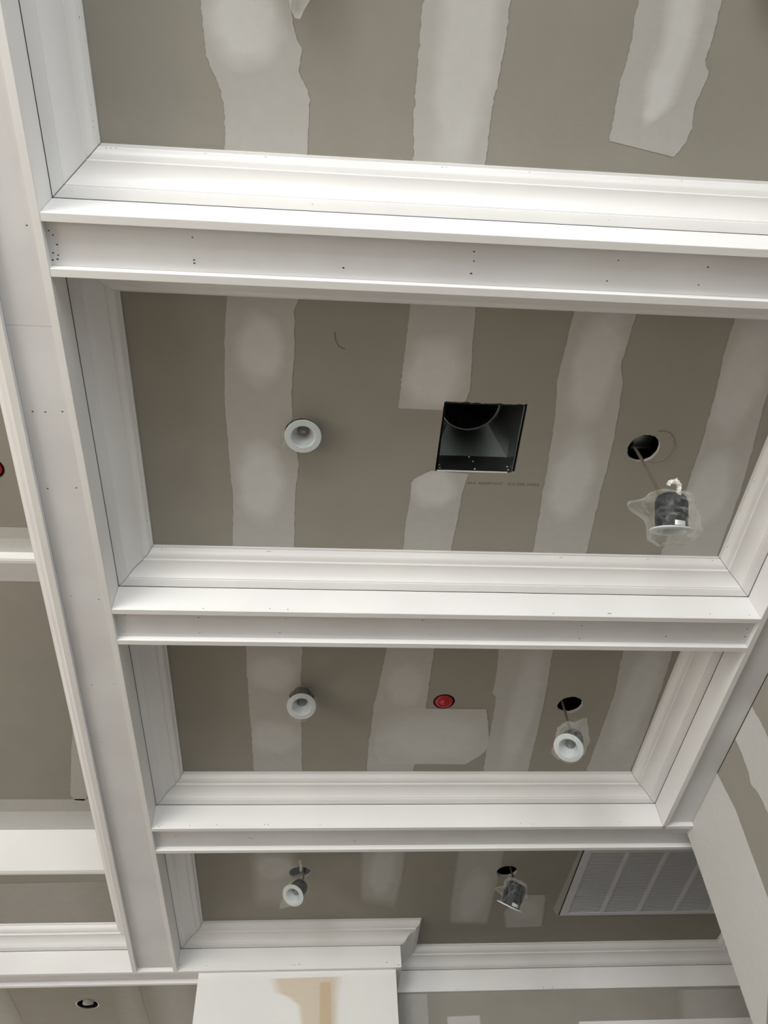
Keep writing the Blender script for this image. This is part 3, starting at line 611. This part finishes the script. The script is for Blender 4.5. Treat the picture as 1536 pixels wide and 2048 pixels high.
# ================================================================ red sprinkler covers
def red_cap(loc, label):
    r = tag(empty('sprinkler_cap', loc), label, 'sprinkler', 'red sprinkler covers')
    P = []
    bm = bmesh.new(); lathe(bm, [(0.0435, 0.03), (0.0435, -0.001), (0.0415, -0.0015), (0.0400, 0.001), (0.0400, 0.03)], 40); P.append(obj('cup_rim', bm, 'can', smooth='angle'))
    bm = bmesh.new(); lathe(bm, [(0.0365, 0.02), (0.0365, -0.001), (0.034, -0.004), (0.026, -0.0055), (0.0245, -0.003), (0.016, -0.004), (0.011, -0.010), (0.006, -0.016), (0, -0.017)], 40); P.append(obj('red_cover', bm, 'red', smooth='angle'))
    bm = bmesh.new(); lathe(bm, [(0.044, 0.03), (0, 0.031)], 24); P.append(obj('cup_back', bm, 'dark'))
    for p in P: p.parent = r
red_cap((RED[0], RED[1], H), 'red plastic sprinkler cap in the third coffer, beside the rectangular mud patch')
red_cap((RED2[0], RED2[1], ZT2), 'red plastic sprinkler cap cut by the left edge, left of the long beam')

# recessed lamp beyond the header
r = tag(empty('recessed_lamp', (LAMP[0], LAMP[1], H)), 'recessed ceiling lamp with exposed round bulb in a dark can, bottom left corner', 'lamp')
P = []
bm = bmesh.new(); lathe(bm, [(0.0685, -0.001), (0.0645, -0.003), (0.0605, -0.001), (0.0605, 0.002)], 40); P.append(obj('rim', bm, 'galv', smooth='angle'))
bm = bmesh.new(); lathe(bm, [(0.0605, 0.002), (0.0605, 0.12), (0, 0.12)], 40); P.append(obj('housing', bm, 'can', smooth='angle'))
bm = bmesh.new(); lathe(bm, [(0, -0.004), (0.028, -0.003), (0.032, 0.001), (0.033, 0.006), (0.026, 0.035), (0.016, 0.07), (0.016, 0.09)], 32, mtx=Matrix.Translation((0.002, 0.004, 0.006)) @ Matrix.Rotation(math.radians(34), 4, 'X')); P.append(obj('bulb', bm, 'lampglass', smooth=True))
bm = bmesh.new(); tube(bm, [(0.002+0.0320*math.cos(t), 0.004+0.0320*math.sin(t)*0.83, 0.004+0.0320*math.sin(t)*0.56) for t in [2*PI*k/30 for k in range(31)]], 0.0016, 6); P.append(obj('bulb_rim', bm, 'chrome'))
for p in P: p.parent = r

# ================================================================ downlights
def bag_mesh(seed, tips, r=0.062, z0=-0.016, z1=0.112, cx=0, cy=0, amp=0.010, flat=1.0):
    rnd = random.Random(seed); bm = bmesh.new()
    bmesh.ops.create_icosphere(bm, subdivisions=4, radius=1.0)
    off = Vector((seed*3.1, seed*1.7, 0))
    for v in bm.verts:
        dn = v.co.normalized(); 
        k = 1.0/max(math.hypot(dn.x, dn.y), abs(dn.z)*0.9, 1e-6)**0.85
        p = Vector((dn.x*r*k*flat, dn.y*r*k*flat, (z0+z1)/2+dn.z*(z1-z0)/2*min(k, 1.25)))
        nz = noise.noise(dn*3.1+off)+0.55*noise.noise(dn*7.5+off)+0.3*noise.noise(dn*16+off)
        nz += 0.28*noise.noise(dn*34+off); p += dn*(amp*nz)
        for (d, L, wd) in tips:
            a = dn.angle(d)
            if a < wd*2.2:
                f = math.exp(-(a/wd)**2); p += d*(L*f)*(1+0.12*noise.noise(dn*22+off)); 
                p += Vector((noise.noise(dn*25+off), noise.noise(dn*25-off), noise.noise(dn*19)))*0.006*f
        v.co = p + Vector((cx, cy, 0))
    return bm
def frame_of(axis, spin=0.0):
    z = Vector(axis).normalized(); q = z.to_track_quat('Z', 'Y')
    return q.to_matrix().to_4x4() @ Matrix.Rotation(spin, 4, 'Z')
RX = Vector((0.997, -0.066, -0.047)); UY = Vector((-0.024, -0.797, 0.604)); FW = Vector((0.078, 0.601, 0.795))
def downlight(label, loc, axis, cable=None, tips=(), seed=1, bag=True, knot=None, clip_side=None, scale=1.0, bagkw=None, strip=True, tail_in=True, chip=False):
    F = frame_of(axis); Fi = F.inverted()
    root = tag(empty('recessed_downlight', loc), label, 'light', 'unmounted round downlights')
    root.matrix_world = Matrix.Translation(loc) @ F @ Matrix.Scale(scale, 4)
    def part(name, bm, m, sm=False): o = obj(name, bm, m, smooth=sm); o.parent = root; return o
    bm = bmesh.new(); lathe(bm, [(0.0385, 0.004), (0.055, 0.003), (0.0565, 0.0005), (0.055, -0.0015), (0.0385, -0.0022), (0.0350, 0.000), (0.0195, 0.036)], 48); part('trim_ring', bm, 'ring', 'angle')
    bm = bmesh.new(); lathe(bm, [(0.0195, 0.036), (0.017, 0.0345), (0.010, 0.033), (0, 0.0325)], 32); part('lens', bm, 'lens', True)
    if chip:
        bm = bmesh.new(); box(bm, -0.006, 0.006, -0.004, 0.004, 0.0315, 0.0322); part('led_chip', bm, 'chip')
    bm = bmesh.new(); lathe(bm, [(0.0385, 0.004), (0.0405, 0.006), (0.0405, 0.080), (0.0385, 0.090), (0.030, 0.098), (0.0, 0.099)], 40)
    can = part('heat_sink', bm, 'can', 'angle')
    bm = bmesh.new()
    for k in range(20):
        t = 2*PI*k/20; c, s = math.cos(t), math.sin(t); u = Vector((-s, c, 0))*0.0008
        p = [Vector((c*0.0400, s*0.0400, 0.03)), Vector((c*0.0425, s*0.0425, 0.033)), Vector((c*0.0425, s*0.0425, 0.078)), Vector((c*0.0400, s*0.0400, 0.082))]
        A = [bm.verts.new(q-u) for q in p]; B = [bm.verts.new(q+u) for q in p]
        bm.faces.new(A); bm.faces.new(B[::-1])
        for i in range(4): bm.faces.new((A[i], B[i], B[(i+1) % 4], A[(i+1) % 4]))
    f = part('cooling_fins', bm, 'can'); f['kind'] = 'stuff'
    # spring clips
    for sgn in ((1, -1) if clip_side is None else (clip_side,)):
        bm = bmesh.new(); box(bm, sgn*0.040 if sgn > 0 else sgn*0.044, sgn*0.044 if sgn > 0 else sgn*0.040, -0.006, 0.006, 0.008, 0.05); part('spring_clip', bm, 'can')
    if strip:
        v = Fi @ (-FW*1.0 + RX*0.25); t0 = math.atan2(v.y, v.x); bm = bmesh.new()
        ring = [(0.0412*math.cos(t0+a), 0.0412*math.sin(t0+a)) for a in [(-0.38+0.76*i/8) for i in range(9)]]
        lo = [bm.verts.new((x, y, 0.008)) for x, y in ring]; hi = [bm.verts.new((x, y, 0.021)) for x, y in ring]
        for i in range(8): bm.faces.new((lo[i], lo[i+1], hi[i+1], hi[i]))
        part('foil_label', bm, 'silver')
    if cable:
        Mi = root.matrix_world.inverted(); bm = bmesh.new(); tube(bm, [Mi @ Vector(p) for p in cable], 0.0048/scale, 10); part('cable', bm, 'cable', True)
    if bag:
        tl = [((Fi.to_3x3() @ (RX*a+UY*b-FW*c)).normalized(), L, wd) for (a, b, c, L, wd) in tips]
        part('plastic_bag', bag_mesh(seed, tl, **(bagkw or {})), 'film')
    if knot:
        Mi = root.matrix_world.inverted(); bm = bmesh.new(); pts = [Vector(loc)+RX*a+UY*b-FW*c for a, b, c in knot]
        pp = []
        for a, c in zip(pts, pts[1:]):
            for k in range(5): pp.append(a.lerp(c, k/5))
        pp.append(pts[-1]); rn = random.Random(seed)
        tube(bm, [Mi @ p for p in pp], 0.0055/scale, 9)
        for i, v in enumerate(bm.verts): v.co += Vector([rn.uniform(-1, 1) for _ in range(3)])*0.0026
        part('bag_knot', bm, 'film_dense')
    return root
def bez(a, b, c, n=12): 
    a, b, c = Vector(a), Vector(b), Vector(c)
    return [a*(1-t)**2 + b*2*t*(1-t) + c*t*t for t in [i/n for i in range(n+1)]]

# second coffer, left
downlight('downlight with bare white trim ring, half out of its hole left of the duct opening', (-0.0567, 1.3473, 3.6555), (0.0, 0.08, 1), seed=2, chip=True,
          tips=[(-0.8, -0.75, 0.1, 0.035, 0.30), (-0.9, -0.1, 0.1, 0.012, 0.3), (0.1, -1, 0.2, 0.008, 0.3)], bagkw=dict(r=0.050, z0=0.006, z1=0.085, amp=0.007), strip=False)
# second coffer, right: dangling on its cable
hx, hy = LIGHT_HOLES['b2r']
L2 = Vector((0.9228, 1.2938, 3.1605)); A2 = Vector((0.073, -0.641, 0.764)).normalized()
downlight('black can downlight dangling on a long cable in plastic film, right of the duct opening', L2, A2, seed=5,
          cable=bez((hx-0.02, hy+0.015, H+0.09), (hx-0.02, hy+0.005, H-0.05), L2+A2*0.092-RX*0.025, 14),
          tips=[(-1, 0.28, 0.1, 0.072, 0.38), (-0.45, -0.75, 0.2, 0.012, 0.5), (0.9, -0.3, 0.1, 0.020, 0.5)], bagkw=dict(r=0.060, z0=-0.024, z1=0.098, amp=0.008),
          knot=[(0.014, 0.094, 0.012), (0.017, 0.118, 0.012), (0.008, 0.132, 0.014), (-0.010, 0.126, 0.014), (-0.014, 0.120, 0.014)])
bm = bmesh.new(); tube(bm, [(hx+0.045+0.052*math.cos(t), hy-0.01+0.060*math.sin(t), H-0.004-0.003*math.sin(t*1.5)) for t in [-1.9+3.9*k/30 for k in range(31)]], 0.0007, 5)
tag(obj('wire_loop', bm, 'cable'), 'thin stray wire curling out beside the hole of the dangling light', 'wire')
# third coffer, left
downlight('downlight with cloudy film stretched over its face, left of the mud patch and red cap', (-0.0522, 2.5449, 3.6051), (0.0, 0.35, 0.94), seed=8,
          tips=[(1, -0.3, 0.1, 0.016, 0.22), (-0.3, -1, 0.1, 0.010, 0.4), (0.2, -1, 0.1, 0.010, 0.4)], bagkw=dict(r=0.056, z0=-0.010, z1=0.07, amp=0.005), strip=False)
# third coffer, right
hx, hy = LIGHT_HOLES['b3r']; L3 = Vector((0.9527, 2.523, 3.398)); A3 = Vector((0.471, 0.378, 0.797)).normalized()
downlight('downlight hanging in a clear bag, white ring facing out, right of the red cap', L3, A3, seed=11,
          cable=bez((hx-0.03, hy+0.0, H+0.09), (hx-0.028, hy, H-0.03), L3+A3*0.095+RX*(-0.01)+UY*0.02, 12),
          tips=[(0.75, 0.95, -0.4, 0.030, 0.25), (-0.8, -0.65, 0.1, 0.012, 0.4), (0.1, -1, 0.1, 0.008, 0.5), (-0.5, 0.8, -0.3, 0.012, 0.4)], bagkw=dict(r=0.059, z0=-0.012, z1=0.122, amp=0.009))
# fourth coffer, left
hx, hy = LIGHT_HOLES['b4l']; L4 = Vector((-0.0818, 3.8155, 3.5281)); A4 = Vector((0.388, 0.485, 0.783)).normalized()
downlight('downlight tilted out of its hole in a pointed bag, above the tan-stained pier', L4, A4, seed=14, scale=0.95,
          tips=[(-0.75, -0.7, 0.15, 0.060, 0.30), (0.3, 1.0, -0.3, 0.02, 0.3)], bagkw=dict(r=0.057, z0=-0.010, z1=0.115, amp=0.007),
          cable=bez((hx+0.02, hy, H+0.08), (hx+0.03, hy, H), L4+A4*0.09, 8), strip=False,
          knot=[(0.030, 0.090, -0.06), (0.035, 0.125, -0.04), (0.026, 0.150, -0.03)])
# fourth coffer, right
hx, hy = LIGHT_HOLES['b4r']; L5 = Vector((0.9029, 3.6434, 3.3736)); A5 = Vector((0.417, -0.512, 0.751)).normalized()
downlight('black can downlight hanging edge-on below its hole, left of the return air grille', L5, A5, seed=17, scale=1.08,
          tips=[(-0.9, 0.30, 0.1, 0.050, 0.20), (-0.9, 0.95, 0.0, 0.010, 0.3), (0.9, -0.3, 0, 0.015, 0.25)], bagkw=dict(r=0.046, z0=0.002, z1=0.105, amp=0.007),
          cable=bez((hx+0.02, hy, H+0.08), (hx+0.02, hy, H-0.05), L5+A5*0.10, 8))
# first coffer: two fittings cut by the top of the frame
hx, hy = LIGHT_HOLES['near_left']
downlight('downlight at the top edge whose bag tail hangs down into view', (hx, hy, 3.655), (0.05, 0.05, 1), seed=20,
          tips=[(-0.12, -1, 0.15, 0.085, 0.34)], bagkw=dict(r=0.058, z0=-0.020, z1=0.08, amp=0.008), strip=False)
hx, hy = LIGHT_HOLES['near_right']
downlight('downlight in the top right corner, only the edge of its trim ring in view', (hx, hy, 3.672), (0.0, 0.03, 1), seed=23, bag=False, strip=False)
